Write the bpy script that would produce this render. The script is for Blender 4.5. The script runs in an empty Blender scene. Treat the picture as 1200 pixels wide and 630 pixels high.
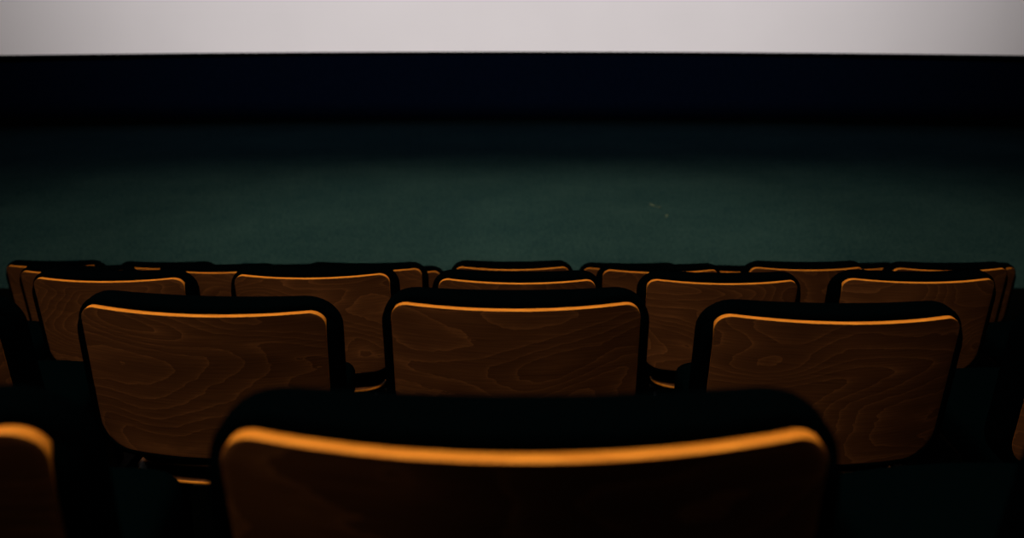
import bpy, math, random
from mathutils import Vector, Matrix

scene = bpy.context.scene
col = scene.collection
random.seed(4)
PI = math.pi

# ------------------------------------------------------------------ view
F = 1100.0                                   # focal length in pixels of the 1200 wide frame
TILT = math.atan(355.0 / F)                  # camera looks down by this angle
vs = scene.view_settings
vs.view_transform = 'Standard'
vs.look = 'None'
vs.exposure = 0.0
vs.gamma = 1.0
vs.use_curve_mapping = False

cam_data = bpy.data.cameras.new('camera')
cam = bpy.data.objects.new('camera', cam_data)
col.objects.link(cam)
cam.location = (0, 0, 0)
cam.rotation_euler = (PI / 2 - TILT, 0, 0)
cam_data.sensor_width = 36.0
cam_data.lens = F / 1200.0 * 36.0
cam_data.clip_start = 0.02
cam_data.clip_end = 100
cam_data.dof.use_dof = True
cam_data.dof.focus_distance = 2.15
cam_data.dof.aperture_fstop = 3.4
scene.camera = cam

world = bpy.data.worlds.new('world')
scene.world = world
world.use_nodes = True
world.node_tree.nodes['Background'].inputs[0].default_value = (0.0004, 0.0009, 0.0016, 1)
world.node_tree.nodes['Background'].inputs[1].default_value = 1.0


# ------------------------------------------------------------------ materials
def new_mat(name, rough=0.8, spec=0.2):
    m = bpy.data.materials.new(name)
    m.use_nodes = True
    nt = m.node_tree
    b = nt.nodes['Principled BSDF']
    b.inputs['Roughness'].default_value = rough
    b.inputs['Specular IOR Level'].default_value = spec
    return m, nt, b


def node(nt, kind, **kw):
    n = nt.nodes.new(kind)
    for k, v in kw.items():
        setattr(n, k, v)
    return n


def mth(nt, op, a, b=None):
    n = node(nt, 'ShaderNodeMath', operation=op)
    for i, v in enumerate((a, b)):
        if v is None:
            continue
        if isinstance(v, (int, float)):
            n.inputs[i].default_value = v
        else:
            nt.links.new(v, n.inputs[i])
    return n.outputs[0]


def ramp(nt, fac, stops):
    r = node(nt, 'ShaderNodeValToRGB')
    e = r.color_ramp.elements
    while len(e) < len(stops):
        e.new(0.5)
    for el, (p, c) in zip(e, stops):
        el.position = p
        el.color = (c[0], c[1], c[2], 1)
    nt.links.new(fac, r.inputs[0])
    return r.outputs[0]


def mottled(name, c1, c2, scale, rough=0.9, spec=0.1, bump=0.0, sheen=0.0):
    m, nt, b = new_mat(name, rough, spec)
    tc = node(nt, 'ShaderNodeTexCoord')
    n = node(nt, 'ShaderNodeTexNoise')
    n.inputs['Scale'].default_value = scale
    n.inputs['Detail'].default_value = 4
    nt.links.new(tc.outputs['Object'], n.inputs['Vector'])
    nt.links.new(ramp(nt, n.outputs['Fac'], [(0.3, c1), (0.7, c2)]), b.inputs['Base Color'])
    if bump:
        bp = node(nt, 'ShaderNodeBump')
        bp.inputs['Strength'].default_value = bump
        bp.inputs['Distance'].default_value = 0.003
        nt.links.new(n.outputs['Fac'], bp.inputs['Height'])
        nt.links.new(bp.outputs[0], b.inputs['Normal'])
    if sheen:
        b.inputs['Sheen Weight'].default_value = sheen
        b.inputs['Sheen Roughness'].default_value = 0.5
        b.inputs['Sheen Tint'].default_value = (0.3, 0.7, 1.0, 1)
    return m


def make_wood(name):
    """Stained plywood: contour-like cathedral grain, fine fibres, each panel cut elsewhere from the veneer."""
    m, nt, b = new_mat(name, 0.5, 0.25)
    L = nt.links
    tc = node(nt, 'ShaderNodeTexCoord')
    oi = node(nt, 'ShaderNodeObjectInfo')
    shift = node(nt, 'ShaderNodeCombineXYZ')
    L.new(mth(nt, 'MULTIPLY', oi.outputs['Random'], 37.0), shift.inputs[1])
    L.new(mth(nt, 'MULTIPLY', oi.outputs['Random'], 91.0), shift.inputs[0])
    add = node(nt, 'ShaderNodeVectorMath', operation='ADD')
    L.new(tc.outputs['Object'], add.inputs[0])
    L.new(shift.outputs[0], add.inputs[1])

    def noise(sx, sy, sz, detail, dist=0.0, rough=0.5):
        mp = node(nt, 'ShaderNodeMapping')
        mp.inputs['Scale'].default_value = (sx, sy, sz)
        L.new(add.outputs[0], mp.inputs['Vector'])
        n = node(nt, 'ShaderNodeTexNoise')
        n.inputs['Scale'].default_value = 1.0
        n.inputs['Detail'].default_value = detail
        n.inputs['Distortion'].default_value = dist
        n.inputs['Roughness'].default_value = rough
        L.new(mp.outputs[0], n.inputs['Vector'])
        return n.outputs['Fac']

    field = noise(2.6, 0.0, 6.5, 1.0, 0.25, 0.35)
    jag = noise(30, 0, 70, 3.0)
    # growth rings: each rises slowly and ends in a sharp pale edge
    rings = mth(nt, 'FRACT', mth(nt, 'ADD', mth(nt, 'MULTIPLY', field, 19.0), mth(nt, 'MULTIPLY', jag, 0.55)))
    line = mth(nt, 'POWER', rings, 9.0)
    fibre = noise(9, 0, 420, 2.0)
    tone = noise(3.0, 0, 9.0, 3.0)
    g = mth(nt, 'ADD', mth(nt, 'MULTIPLY', rings, 0.13), mth(nt, 'MULTIPLY', line, 0.17))
    g = mth(nt, 'ADD', g, mth(nt, 'MULTIPLY', mth(nt, 'SUBTRACT', fibre, 0.5), 0.5))
    g = mth(nt, 'ADD', g, mth(nt, 'MULTIPLY', tone, 0.62))
    c = ramp(nt, g, [(0.15, (0.064, 0.0275, 0.0130)), (0.42, (0.128, 0.056, 0.0255)),
                     (0.66, (0.240, 0.108, 0.0500)), (0.90, (0.48, 0.232, 0.112))])
    L.new(c, b.inputs['Base Color'])
    bp = node(nt, 'ShaderNodeBump')
    bp.inputs['Strength'].default_value = 0.12
    bp.inputs['Distance'].default_value = 0.001
    L.new(fibre, bp.inputs['Height'])
    L.new(bp.outputs[0], b.inputs['Normal'])
    return m


def make_edge(name, c1, c2):
    """The raw, paler plywood edge, with the plies as faint bands."""
    m, nt, b = new_mat(name, 0.55, 0.2)
    tc = node(nt, 'ShaderNodeTexCoord')
    mp = node(nt, 'ShaderNodeMapping')
    mp.inputs['Scale'].default_value = (25, 160, 25)
    nt.links.new(tc.outputs['Object'], mp.inputs['Vector'])
    n = node(nt, 'ShaderNodeTexNoise')
    n.inputs['Scale'].default_value = 1.0
    n.inputs['Detail'].default_value = 3
    nt.links.new(mp.outputs[0], n.inputs['Vector'])
    nt.links.new(ramp(nt, n.outputs['Fac'], [(0.3, c1), (0.7, c2)]), b.inputs['Base Color'])
    return m


M = {}
M['wood'] = make_wood('stained_plywood')
M['ply_edge'] = make_edge('plywood_edge', (0.60, 0.235, 0.028), (0.82, 0.36, 0.052))
M['pad'] = mottled('black_upholstery', (0.0002, 0.0008, 0.0014), (0.0004, 0.0015, 0.0028), 900, 0.95, 0.0, 0.06)
M['cushion'] = mottled('seat_upholstery', (0.0002, 0.0013, 0.0022), (0.0004, 0.0022, 0.0038), 700, 0.95, 0.0, 0.06)
M['metal'] = mottled('black_metal', (0.001, 0.001, 0.001), (0.002, 0.002, 0.002), 60, 0.5, 0.1)
M['carpet'] = None
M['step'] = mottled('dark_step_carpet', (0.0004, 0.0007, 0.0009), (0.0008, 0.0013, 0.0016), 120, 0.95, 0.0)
M['wall'] = mottled('black_wall_cloth', (0.0004, 0.0013, 0.0040), (0.0007, 0.0018, 0.0054), 40, 0.95, 0.0)
M['room'] = mottled('dark_room_paint', (0.010, 0.010, 0.011), (0.014, 0.014, 0.015), 5, 0.9, 0.05)
M['screen'] = mottled('projection_screen', (0.77, 0.755, 0.76), (0.80, 0.785, 0.79), 0.8, 0.95, 0.0)
M['masking'] = mottled('screen_masking', (0.0006, 0.0012, 0.0014), (0.0010, 0.0018, 0.0020), 40, 0.95, 0.0)
M['paper'] = mottled('pale_paper', (0.03, 0.05, 0.05), (0.05, 0.08, 0.07), 30, 0.9, 0.0)


def make_carpet():
    m, nt, b = new_mat('teal_carpet', 0.95, 0.0)
    L = nt.links
    tc = node(nt, 'ShaderNodeTexCoord')

    def noise(scale, detail):
        n = node(nt, 'ShaderNodeTexNoise')
        n.inputs['Scale'].default_value = scale
        n.inputs['Detail'].default_value = detail
        L.new(tc.outputs['Object'], n.inputs['Vector'])
        return n.outputs['Fac']
    big = noise(1.1, 3.0)
    mid = noise(9.0, 4.0)
    fine = noise(38.0, 5.0)
    g = mth(nt, 'ADD', mth(nt, 'MULTIPLY', big, 0.18), mth(nt, 'MULTIPLY', mid, 0.14))
    g = mth(nt, 'ADD', g, mth(nt, 'MULTIPLY', fine, 0.68))
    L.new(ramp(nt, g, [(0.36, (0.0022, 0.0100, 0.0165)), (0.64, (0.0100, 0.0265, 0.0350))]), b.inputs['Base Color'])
    bp = node(nt, 'ShaderNodeBump')
    bp.inputs['Strength'].default_value = 0.6
    bp.inputs['Distance'].default_value = 0.006
    L.new(fine, bp.inputs['Height'])
    L.new(bp.outputs[0], b.inputs['Normal'])
    return m


M['carpet'] = make_carpet()


# ------------------------------------------------------------------ mesh helpers
def link_mesh(name, verts, faces, mats, parent=None, fmat=None, smooth=True):
    me = bpy.data.meshes.new(name)
    me.from_pydata([tuple(v) for v in verts], [], faces)
    for m in mats:
        me.materials.append(m)
    if fmat:
        for p, k in zip(me.polygons, fmat):
            p.material_index = k
    for p in me.polygons:
        p.use_smooth = smooth
    me.update()
    o = bpy.data.objects.new(name, me)
    col.objects.link(o)
    if parent is not None:
        o.parent = parent
    return o


def rounded_grid(hw, zb, zt, rt, rb, nx=36, corner=9, mid=14):
    """Rows of points filling a rounded rectangle: x in +-hw, z from zb to zt, corner radii rt (top) and rb (bottom)."""
    rows = []

    def half(z, r, zc, sgn):
        d = max(0.0, (z - zc) * sgn)
        return hw - r + math.sqrt(max(0.0, r * r - d * d))
    zs = []
    for i in range(corner):
        a = PI / 2 * i / corner
        zs.append((zb + rb - rb * math.cos(a), 'b'))
    for i in range(mid + 1):
        zs.append((zb + rb + (zt - rt - zb - rb) * i / mid, 'm'))
    for i in range(1, corner + 1):
        a = PI / 2 * i / corner
        zs.append((zt - rt + rt * math.sin(a), 't'))
    for z, k in zs:
        w = hw if k == 'm' else (half(z, rt, zt - rt, 1) if k == 't' else half(z, rb, zb + rb, -1))
        rows.append([(w * math.sin(PI / 2 * (2.0 * j / nx - 1)) * 0.35 + w * (2.0 * j / nx - 1) * 0.65, z) for j in range(nx + 1)])
    return rows


def slab(layers, shape, deform, rim_index=1):
    """A closed rounded slab: layers = [(depth, inset)], from the back sheet to the front sheet; shape(inset) gives the grid of
    one layer. Returns verts, faces and a material index per face (rim_index on the rim)."""
    verts, faces, fm = [], [], []

    def boundary(g):
        R, Cn = len(g), len(g[0])
        idx = [(0, j) for j in range(Cn)] + [(i, Cn - 1) for i in range(1, R)] + \
              [(R - 1, j) for j in range(Cn - 2, -1, -1)] + [(i, 0) for i in range(R - 2, 0, -1)]
        return idx
    loops = []
    for k, (d, inset) in enumerate(layers):
        g = shape(inset)
        R, Cn = len(g), len(g[0])
        b = boundary(g)
        if k in (0, len(layers) - 1):
            base = len(verts)
            for row in g:
                for (x, z) in row:
                    verts.append(deform(x, d, z, k))
            for i in range(R - 1):
                for j in range(Cn - 1):
                    q = [base + i * Cn + j, base + i * Cn + j + 1, base + (i + 1) * Cn + j + 1, base + (i + 1) * Cn + j]
                    faces.append(q if k == 0 else q[::-1])
                    fm.append(0)
            loops.append([base + i * Cn + j for i, j in b])
        else:
            base = len(verts)
            for i, j in b:
                x, z = g[i][j]
                verts.append(deform(x, d, z, k))
            loops.append(list(range(base, base + len(b))))
    n = len(loops[0])
    for a, c in zip(loops[:-1], loops[1:]):
        for i in range(n):
            j = (i + 1) % n
            faces.append([a[j], a[i], c[i], c[j]])
            fm.append(rim_index)
    return verts, faces, fm


def box_mesh(parts):
    """Plain bevelled boxes joined in one vertex list: parts = [((cx,cy,cz),(sx,sy,sz))]."""
    verts, faces = [], []
    for (cx, cy, cz), (sx, sy, sz) in parts:
        b = min(sx, sy, sz) * 0.18
        base = len(verts)
        hx, hy, hz = sx / 2, sy / 2, sz / 2
        rings = []
        for z, ins in ((-hz, b), (-hz + b, 0), (hz - b, 0), (hz, b)):
            x, y = hx - ins, hy - ins
            c = b
            ring = [(-x + c, -y), (x - c, -y), (x, -y + c), (x, y - c), (x - c, y), (-x + c, y), (-x, y - c), (-x, -y + c)]
            rings.append([len(verts) + i for i in range(8)])
            verts += [(cx + px, cy + py, cz + z) for px, py in ring]
        faces.append(rings[0][::-1])
        faces.append(rings[-1])
        for a, c in zip(rings[:-1], rings[1:]):
            for i in range(8):
                j = (i + 1) % 8
                faces.append([a[i], a[j], c[j], c[i]])
    return verts, faces


# ------------------------------------------------------------------ the seat
ZT = 0.83            # height of the top of the wooden back panel over the floor of its row
HW = 0.226           # half width of the wooden back panel
RECL = math.tan(math.radians(8.0))
SAG = 0.047


def bow(x, s=SAG):
    return s * (x / HW) ** 2


def tag(o, label=None, cat=None, group=None, kind=None):
    for k, v in (('label', label), ('category', cat), ('group', group), ('kind', kind)):
        if v:
            o[k] = v
    return o


def make_seat():
    root = bpy.data.objects.new('cinema_chair', None)
    root.empty_display_size = 0.1
    col.objects.link(root)

    # wooden back panel: 20 mm ply, its back towards the camera, edges eased
    T = 0.0185

    def panel_shape(inset):
        return rounded_grid(HW - inset, ZT - 0.319 + inset, ZT - inset, 0.032 - inset, 0.062 - inset, 36, 9, 12)

    def panel_def(x, d, z, k):
        return (x, d + bow(x) + (ZT - z) * RECL, z)
    v, f, fm = slab([(0.0, 0.0006), (0.0002, 0.0002), (0.0006, 0.0), (T - 0.001, 0.0), (T, 0.001)], panel_shape, panel_def)
    n_rim = 2 * (36 + 9 + 9 + 12)
    n_back = 36 * (9 + 9 + 12)
    for q in range(2 * n_back, 2 * n_back + n_rim):
        fm[q] = 0                                  # the eased corner is stained like the back
    link_mesh('back_panel', v, f, [M['wood'], M['ply_edge']], root, fm)

    # upholstered pad in front of it, wrapped past its edge all round
    PW = 0.2480
    D = 0.092
    r = 0.030

    def pad_shape(inset):
        return rounded_grid(PW - inset, ZT - 0.336 + inset, ZT + 0.0150 - inset, 0.070 - inset * 0.8, 0.075 - inset * 0.8, 36, 9, 12)

    def pad_def(x, d, z, k):
        t = d / D
        s = SAG * (1 - t) + 0.020 * t
        return (x, T - 0.004 + d + bow(x, s) + (ZT - z) * RECL, z)
    lay = [(0.0, 0.010), (0.002, 0.005), (0.007, 0.0015), (0.014, 0.0), (D - r - 0.01, 0.0)]
    for i in range(1, 7):
        a = PI / 2 * i / 6
        lay.append((D - r + r * math.sin(a) - 0.01 * (1 - i / 6), r * (1 - math.cos(a))))
    v, f, fm = slab(lay, pad_shape, pad_def, 0)
    # at the sides and below, the pad comes round flush with the back of the panel
    inner, outer = panel_shape(-0.0006), pad_shape(0.004)
    R_, C_ = len(inner), len(inner[0])
    loop = [(0, j) for j in range(C_)] + [(i, C_ - 1) for i in range(1, R_)] + [(R_ - 1, j) for j in range(C_ - 2, -1, -1)] + [(i, 0) for i in range(R_ - 2, 0, -1)]
    base = len(v)
    for i, j in loop:
        (xi, zi), (xo, zo) = inner[i][j], outer[i][j]
        q = min(1.0, max(0.0, (ZT - 0.009 - zi) / 0.030))
        d = (T + 0.001) * (1 - q * q * (3 - 2 * q)) - 0.0008 * q + 0.001 * (1 - q)
        xm, zm = xi * 0.5 + xo * 0.5, zi * 0.5 + zo * 0.5
        for x, z, dd in ((xi, zi, T + 0.003), (xi, zi, d + 0.0004), (xm, zm, d), (xo, zo, d + 0.004), (xo, zo, T + 0.004)):
            v.append((x, dd + bow(x) + (ZT - z) * RECL, z))
    n = len(loop)
    for i in range(n):
        j = (i + 1) % n
        for k in range(4):
            f.append([base + i * 5 + k, base + j * 5 + k, base + j * 5 + k + 1, base + i * 5 + k + 1])
    link_mesh('backrest', v, f, [M['pad']], root)

    # seat: a plywood shell whose bowed rear edge shows under the back panel, and the cushion on it
    def plan(hw, y0, y1, r0, r1):
        return lambda inset: rounded_grid(hw - inset, y0 + inset, y1 - inset, r1 - inset * 0.8, r0 - inset * 0.8, 30, 8, 14)

    def shell_def(x, d, y, k):
        t = max(0.0, 1 - (y - 0.056) / 0.35)
        return (x, y + bow(x, 0.045) * t, 0.450 - d - 0.025 * (1 - t))
    v, f, fm = slab([(0.0, 0.0015), (0.0015, 0.0), (0.0065, 0.0), (0.008, 0.0015)], plan(0.184, 0.056, 0.585, 0.060, 0.05), shell_def)
    link_mesh('seat_shell', v, f, [M['wood'], M['ply_edge']], root, fm)

    def cush_def(x, d, y, k):
        crown = 0.012 - 0.016 * (x / 0.2) ** 2
        up = (0.005 + 0.012 * (y - 0.13) / 0.5)
        roll = -0.035 * max(0.0, (y - 0.56) / 0.08) ** 2
        return (x, y, 0.426 + d + (up + crown + roll if d > 0.02 else roll))
    lay = [(-0.022, 0.012), (-0.019, 0.004), (-0.012, 0.0), (0.012, 0.0), (0.024, 0.0), (0.034, 0.004), (0.041, 0.012), (0.044, 0.024)]
    v, f, fm = slab(lay, plan(0.190, 0.135, 0.640, 0.05, 0.07), cush_def, 0)
    link_mesh('seat_cushion', [tuple(p) for p in v], [q[::-1] for q in f], [M['cushion']], root)

    # two black steel legs with foot plates, and the brackets that carry the back
    for s in (-1, 1):
        v, f = box_mesh([((s * 0.17, 0.30, 0.22), (0.03, 0.07, 0.40)), ((s * 0.17, 0.30, 0.008), (0.07, 0.26, 0.016)),
                         ((s * 0.17, 0.31, 0.405), (0.03, 0.34, 0.022))])
        link_mesh('leg', v, f, [M['metal']], root, smooth=False)
        v, f = [], []
        n = 10
        for i in range(n + 1):
            t = i / n
            z = 0.40 + 0.16 * t
            y = 0.16 - 0.03 * t + (0.03 if t < 0.3 else 0.0) * (1 - t / 0.3 if t < 0.3 else 0)
            for dx, dy in ((-0.014, -0.006), (0.014, -0.006), (0.014, 0.006), (-0.014, 0.006)):
                v.append((s * 0.15 + dx, y + dy, z))
        for i in range(n):
            for q in range(4):
                p = (q + 1) % 4
                f.append([i * 4 + q, i * 4 + p, i * 4 + 4 + p, i * 4 + 4 + q])
        f.append([3, 2, 1, 0])
        f.append([n * 4 + q for q in range(4)])
        link_mesh('bracket', v, f, [M['metal']], root, smooth=False)
    return root


def copy_seat(src):
    c = src.copy()
    col.objects.link(c)
    for ch in src.children:
        d = ch.copy()
        col.objects.link(d)
        d.parent = c
        d.matrix_parent_inverse = ch.matrix_parent_inverse.copy()
    return c


# Rows: height of the panel tops against the camera, and the seats, nearest row first.
# Each seat: picture column of its middle, picture row of the top edge of its panel, turn and lean in degrees, how much further off
# (and lower, worn down) than the seats of its row it stands, which one it is.
ROWS = [
    ('nearest row', -0.323, [
        (-337, 535, -7, 1.5, 1.0, 'left of the middle chair, cut by picture edge'),
        (615, 526, 0, 0, 1.0, 'the large blurred middle chair'),
        (1668, 526, -5, 0, 1.0, 'right of the middle chair, cushion only')]),
    ('second row', -0.575, [
        (-162, 364, 0, 0, 1.0, 'second left of the middle chair, cut by picture edge'),
        (236, 364, 0, 1.7, 1.040, 'first left of the middle chair'),
        (604.5, 357.8, 0, 0, 1.0, 'the middle chair'),
        (985, 373, 0, 0.5, 1.055, 'first right of the middle chair'),
        (1384, 375, 0, 0, 1.0, 'second right of the middle chair, cut by picture edge')]),
    ('third row', -0.850, [
        (-128, 327.5, 0, 0, 1.0, 'third left of the middle chair, cushion only'),
        (125, 326.5, 0, 0.2, 1.045, 'second left of the middle chair'),
        (364, 322.5, 0, -0.5, 1.0, 'first left of the middle chair'),
        (606, 328.5, 0, 0.4, 1.0, 'the middle chair'),
        (848, 329, 0, 0.4, 1.05, 'first right of the middle chair'),
        (1079, 327.5, 0, 0, 1.035, 'second right of the middle chair'),
        (1348, 328, 0, 0, 1.0, 'third right of the middle chair, cushion only')]),
    ('fourth row', -1.130, [
        (86, 318.0, 0, 0, 1.06, 'third left of the middle chair'),
        (252, 317, 0, 0, 1.0, 'second left of the middle chair'),
        (426, 315.5, 0, 0, 1.0, 'first left of the middle chair'),
        (600, 313.5, 0, 0, 1.0, 'the middle chair'),
        (775, 317, 0, 0, 1.0, 'first right of the middle chair'),
        (947, 314, 0, 0, 1.0, 'second right of the middle chair'),
        (1115, 315, 0, 0, 1.0, 'third right of the middle chair')]),
    ('front row', -1.390, [
        (60, 311.5, 0, 0, 1.0, 'fourth left of the middle chair'),
        (192, 313, 0, 0, 1.0, 'third left of the middle chair'),
        (329, 315.5, 0, 0, 1.0, 'second left of the middle chair'),
        (460, 318.5, 0, 0, 1.0, 'first left of the middle chair'),
        (600, 317.5, 0, 0, 1.0, 'the middle chair'),
        (739, 314.5, 0, 0, 1.0, 'first right of the middle chair'),
        (872, 317, 0, 0, 1.0, 'second right of the middle chair'),
        (998, 314, 0, 0, 1.0, 'third right of the middle chair'),
        (1137, 314.5, 0, 0, 1.0, 'fourth right of the middle chair')]),
]


def seat_place(px, py, Z):
    """Where a point at height Z stands that the photograph shows at (px, py)."""
    phi = TILT + math.atan((py - 315.0) / F)
    Y = -Z / math.tan(phi)
    d = Y * math.cos(TILT) - Z * math.sin(TILT)
    return (px - 600.0) / F * (d + 0.04), Y


STRIP = {'nearest row': 16.5, 'second row': 7.0, 'third row': 4.5, 'fourth row': 3.3, 'front row': 2.6}   # how tall the panel's top edge shows
proto = make_seat()
row_y = []
first = True
for name, Z, seats in ROWS:
    ys = []
    for (px, py, turn, lean, off, which) in seats:
        x, y = seat_place(px, py + STRIP[name], Z * off)
        o = proto if first else copy_seat(proto)
        first = False
        o.location = (x - ZT * math.sin(math.radians(lean)), y, Z - ZT)
        o.rotation_euler = (0, math.radians(lean), -math.radians(turn))
        o.scale = (1, 1, (ZT + Z * (off - 1)) / ZT)
        tag(o, 'wood-backed cinema chair, %s, %s' % (name, which), 'chair', 'wood-backed chairs of the ' + name)
        ys.append(y)
    row_y.append((sum(ys) / len(ys), Z - ZT))

# ------------------------------------------------------------------ the room
FZ = row_y[-1][1] - 0.15                    # carpet in front of the screen, one low step under the front row
WALL_Y = None
phi = TILT + math.atan((138.5 - 315.0) / F)
WALL_Y = -FZ / math.tan(phi)
X = 9.6
CEIL = 4.6
BACK = -7.0


def solid(name, x0, x1, y0, y1, z0, z1, mat):
    v, f = [], []
    for z in (z0, z1):
        v += [(x0, y0, z), (x1, y0, z), (x1, y1, z), (x0, y1, z)]
    f = [[3, 2, 1, 0], [4, 5, 6, 7], [0, 1, 5, 4], [1, 2, 6, 5], [2, 3, 7, 6], [3, 0, 4, 7]]
    o = link_mesh(name, v, f, [mat], None, None, False)
    return tag(o, kind='structure')


solid('floor', -X, X, BACK, WALL_Y + 0.3, FZ - 0.2, FZ, M['carpet'])
edges = [BACK] + [y - 0.22 for y, z in row_y]
phi = TILT + math.atan((337.5 - 315.0) / F)
last_y = -row_y[-1][1] / math.tan(phi)
zs = [row_y[0][1] + 0.25] + [z for y, z in row_y]
edges.append(last_y)
for k in range(len(zs)):
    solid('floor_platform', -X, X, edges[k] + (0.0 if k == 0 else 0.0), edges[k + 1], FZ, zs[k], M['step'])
solid('wall_front', -X, X, WALL_Y, WALL_Y + 0.3, FZ, CEIL, M['wall'])
BEAM_CROP = (-0.23, 0.21, 2.9 - 0.113, 2.9 + 0.02)      # unseen opening added in the back wall, sized to crop the projector beam


def wall_with_beam_crop(name, y0, y1, z0, z1, mat):
    a, b, c, d = BEAM_CROP
    xs, zs = (-X, a, b, X), (z0, c, d, z1)
    v, f = [], []
    for y in (y0, y1):
        v += [(x, y, z) for z in zs for x in xs]
    for i in range(3):
        for j in range(3):
            if (i, j) == (1, 1):
                continue
            q = [i * 4 + j, i * 4 + j + 1, (i + 1) * 4 + j + 1, (i + 1) * 4 + j]
            f += [q, [16 + k for k in q[::-1]]]
    hole = [5, 9, 10, 6]
    rim = [0, 1, 2, 3, 7, 11, 15, 14, 13, 12, 8, 4]
    for ring in (hole, rim):
        for p, q in zip(ring, ring[1:] + ring[:1]):
            f.append([q, p, 16 + p, 16 + q])
    return tag(link_mesh(name, v, f, [mat], None, None, False), kind='structure')


wall_with_beam_crop('wall_back', BACK - 0.02, BACK, FZ, CEIL, M['room'])
solid('wall_left', -X - 0.3, -X, BACK, WALL_Y, FZ, CEIL, M['room'])
solid('wall_right', X, X + 0.3, BACK, WALL_Y, FZ, CEIL, M['room'])
solid('ceiling', -X, X, BACK, WALL_Y, CEIL, CEIL + 0.2, M['room'])


# ------------------------------------------------------------------ the screen
def sheet(name, x0, x1, z0, z1, front, thick, mat, parent, sag, nx=48, nz=2):
    """A gently curved upright sheet of its own thickness: its middle stands furthest back."""
    v, f = [], []
    for layer in (0, 1):
        for i in range(nz + 1):
            for j in range(nx + 1):
                x = x0 + (x1 - x0) * j / nx
                v.append((x, front + layer * thick - sag * (x / 9.0) ** 2, z0 + (z1 - z0) * i / nz))
    C, N = nx + 1, (nx + 1) * (nz + 1)
    for i in range(nz):
        for j in range(nx):
            q = [i * C + j, i * C + j + 1, (i + 1) * C + j + 1, (i + 1) * C + j]
            f.append(q)
            f.append([N + k for k in q[::-1]])
    ring = [j for j in range(C)] + [i * C + nx for i in range(1, nz + 1)] + [nz * C + j for j in range(nx - 1, -1, -1)] + [i * C for i in range(nz - 1, 0, -1)]
    for a, b in zip(ring, ring[1:] + ring[:1]):
        f.append([b, a, N + a, N + b])
    return link_mesh(name, v, f, [mat], parent, None, False)


SCR_Y = WALL_Y - 0.16
SAGS = 0.85
phi = TILT + math.atan((60.5 - 315.0) / F)
SCR_Z = -SCR_Y * math.tan(phi)
screen = bpy.data.objects.new('cinema_screen', None)
col.objects.link(screen)
screen.location = (0, 0, 0)
tag(screen, 'wide pale grey projection screen above the dark wall', 'screen')
sheet('screen_sheet', -9.0, 9.0, SCR_Z, CEIL - 0.35, SCR_Y, 0.01, M['screen'], screen, SAGS)
sheet('masking', -9.0, 9.0, SCR_Z - 0.03, SCR_Z + 0.0, SCR_Y - 0.02, 0.04, M['masking'], screen, SAGS)
sheet('masking', -9.0, 9.0, CEIL - 0.35, CEIL - 0.28, SCR_Y - 0.02, 0.04, M['masking'], screen, SAGS)
for s in (-1, 1):
    sheet('masking', min(s * 9.0, s * 9.15), max(s * 9.0, s * 9.15), SCR_Z - 0.03, CEIL - 0.28, SCR_Y - 0.02, 0.04, M['masking'], screen, SAGS, 3, 2)


# ------------------------------------------------------------------ scraps on the carpet
def floor_point(px, py):
    phi = TILT + math.atan((py - 315.0) / F)
    Y = -FZ / math.tan(phi)
    d = Y * math.cos(TILT) - FZ * math.sin(TILT)
    return (px - 600.0) / F * d, Y


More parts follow.
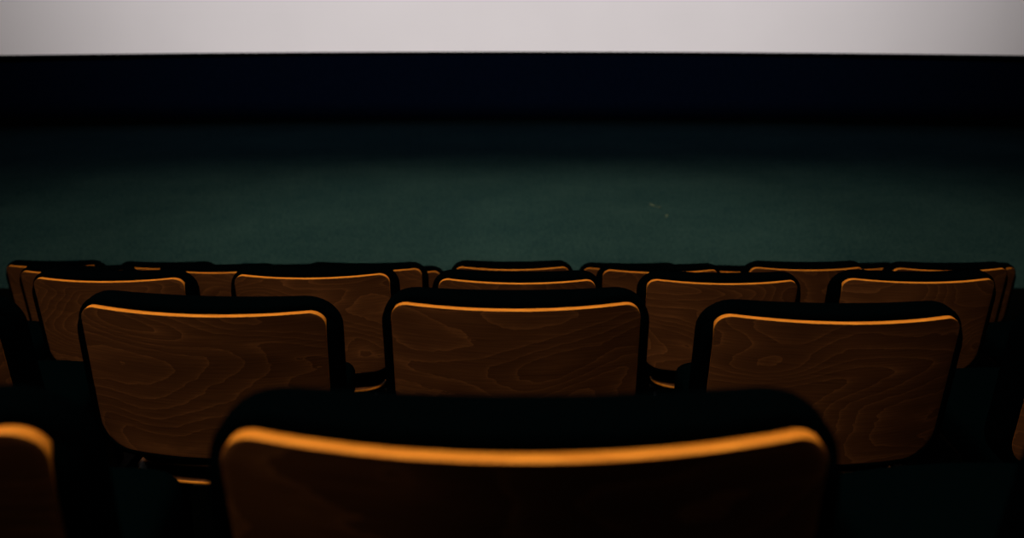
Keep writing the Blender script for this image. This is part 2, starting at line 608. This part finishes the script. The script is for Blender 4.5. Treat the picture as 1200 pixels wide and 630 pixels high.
def scrap(px, py, L, W, rot, label):
    x, y = floor_point(px, py)
    v, f = [], []
    n = 6
    for layer in (0, 1):
        for i in range(n + 1):
            t = i / n - 0.5
            w = W * (0.6 + 0.4 * math.sin(i * 1.7)) / 2
            z = 0.003 + 0.012 * t * t * 4 * (0.4 + 0.6 * (i > 3)) + layer * 0.002
            v += [(-w, t * L, z), (w, t * L * 0.96, z + 0.002)]
    N = 2 * (n + 1)
    for i in range(n):
        a = 2 * i
        f.append([a, a + 2, a + 3, a + 1])
        f.append([N + a, N + a + 1, N + a + 3, N + a + 2])
        f.append([a, N + a, N + a + 2, a + 2])
        f.append([a + 1, a + 3, N + a + 3, N + a + 1])
    f.append([0, 1, N + 1, N])
    f.append([2 * n, N + 2 * n, N + 2 * n + 1, 2 * n + 1])
    o = link_mesh('paper_scrap', v, f, [M['paper']])
    o.location = (x, y, FZ - 0.002)
    o.rotation_euler = (0, 0, rot)
    tag(o, label, 'scrap', 'scraps on the carpet')


scrap(768, 242, 0.17, 0.022, math.radians(35), 'longer pale scrap lying on the teal carpet below the screen')
scrap(781, 254, 0.09, 0.02, math.radians(-10), 'small pale crumb on the teal carpet just beyond the longer scrap, nearer the seats')


# ------------------------------------------------------------------ light
def spot(name, loc, target, power, colour, half_deg, blend, radius):
    l = bpy.data.lights.new(name, 'SPOT')
    l.energy = power
    l.color = colour
    l.spot_size = math.radians(2 * half_deg)
    l.spot_blend = blend
    l.shadow_soft_size = radius
    o = bpy.data.objects.new(name, l)
    col.objects.link(o)
    o.location = loc
    o.rotation_euler = (Vector(target) - Vector(loc)).to_track_quat('-Z', 'Y').to_euler()
    return o


def area(name, loc, target, sx, sy, power, colour, spread=180):
    l = bpy.data.lights.new(name, 'AREA')
    l.shape = 'RECTANGLE'
    l.size, l.size_y = sx, sy
    l.energy = power
    l.color = colour
    l.spread = math.radians(spread)
    o = bpy.data.objects.new(name, l)
    col.objects.link(o)
    o.location = loc
    o.rotation_euler = (Vector(target) - Vector(loc)).to_track_quat('-Z', 'Y').to_euler()
    return o


WARM = (1.0, 0.68, 0.36)
# projector in the back wall: fills the screen, brightest in its middle
spot('projector', (0.0, BACK - 0.5, 2.9), (-0.1, SCR_Y, 0.5), 16200, (1.0, 0.94, 0.945), 26.5, 1.0, 0.004)
# house lights: two dim ceiling panels over the seats
area('house_light', (-0.9, 0.15, 3.3), (-0.9, 0.1501, 0), 4.4, 0.8, 155, WARM)
area('house_light', (-0.3, 2.9, 3.3), (-0.3, 2.9001, 0), 5.0, 0.8, 75, WARM)
# downlights over the open carpet
for x, p in ((-4.5, 480), (-2.3, 1200), (-0.1, 2050), (2.2, 1350), (4.4, 620)):
    spot('carpet_light', (x, 8.1, CEIL - 0.1), (x, 8.5, FZ), p, WARM, 30, 0.75, 0.1)
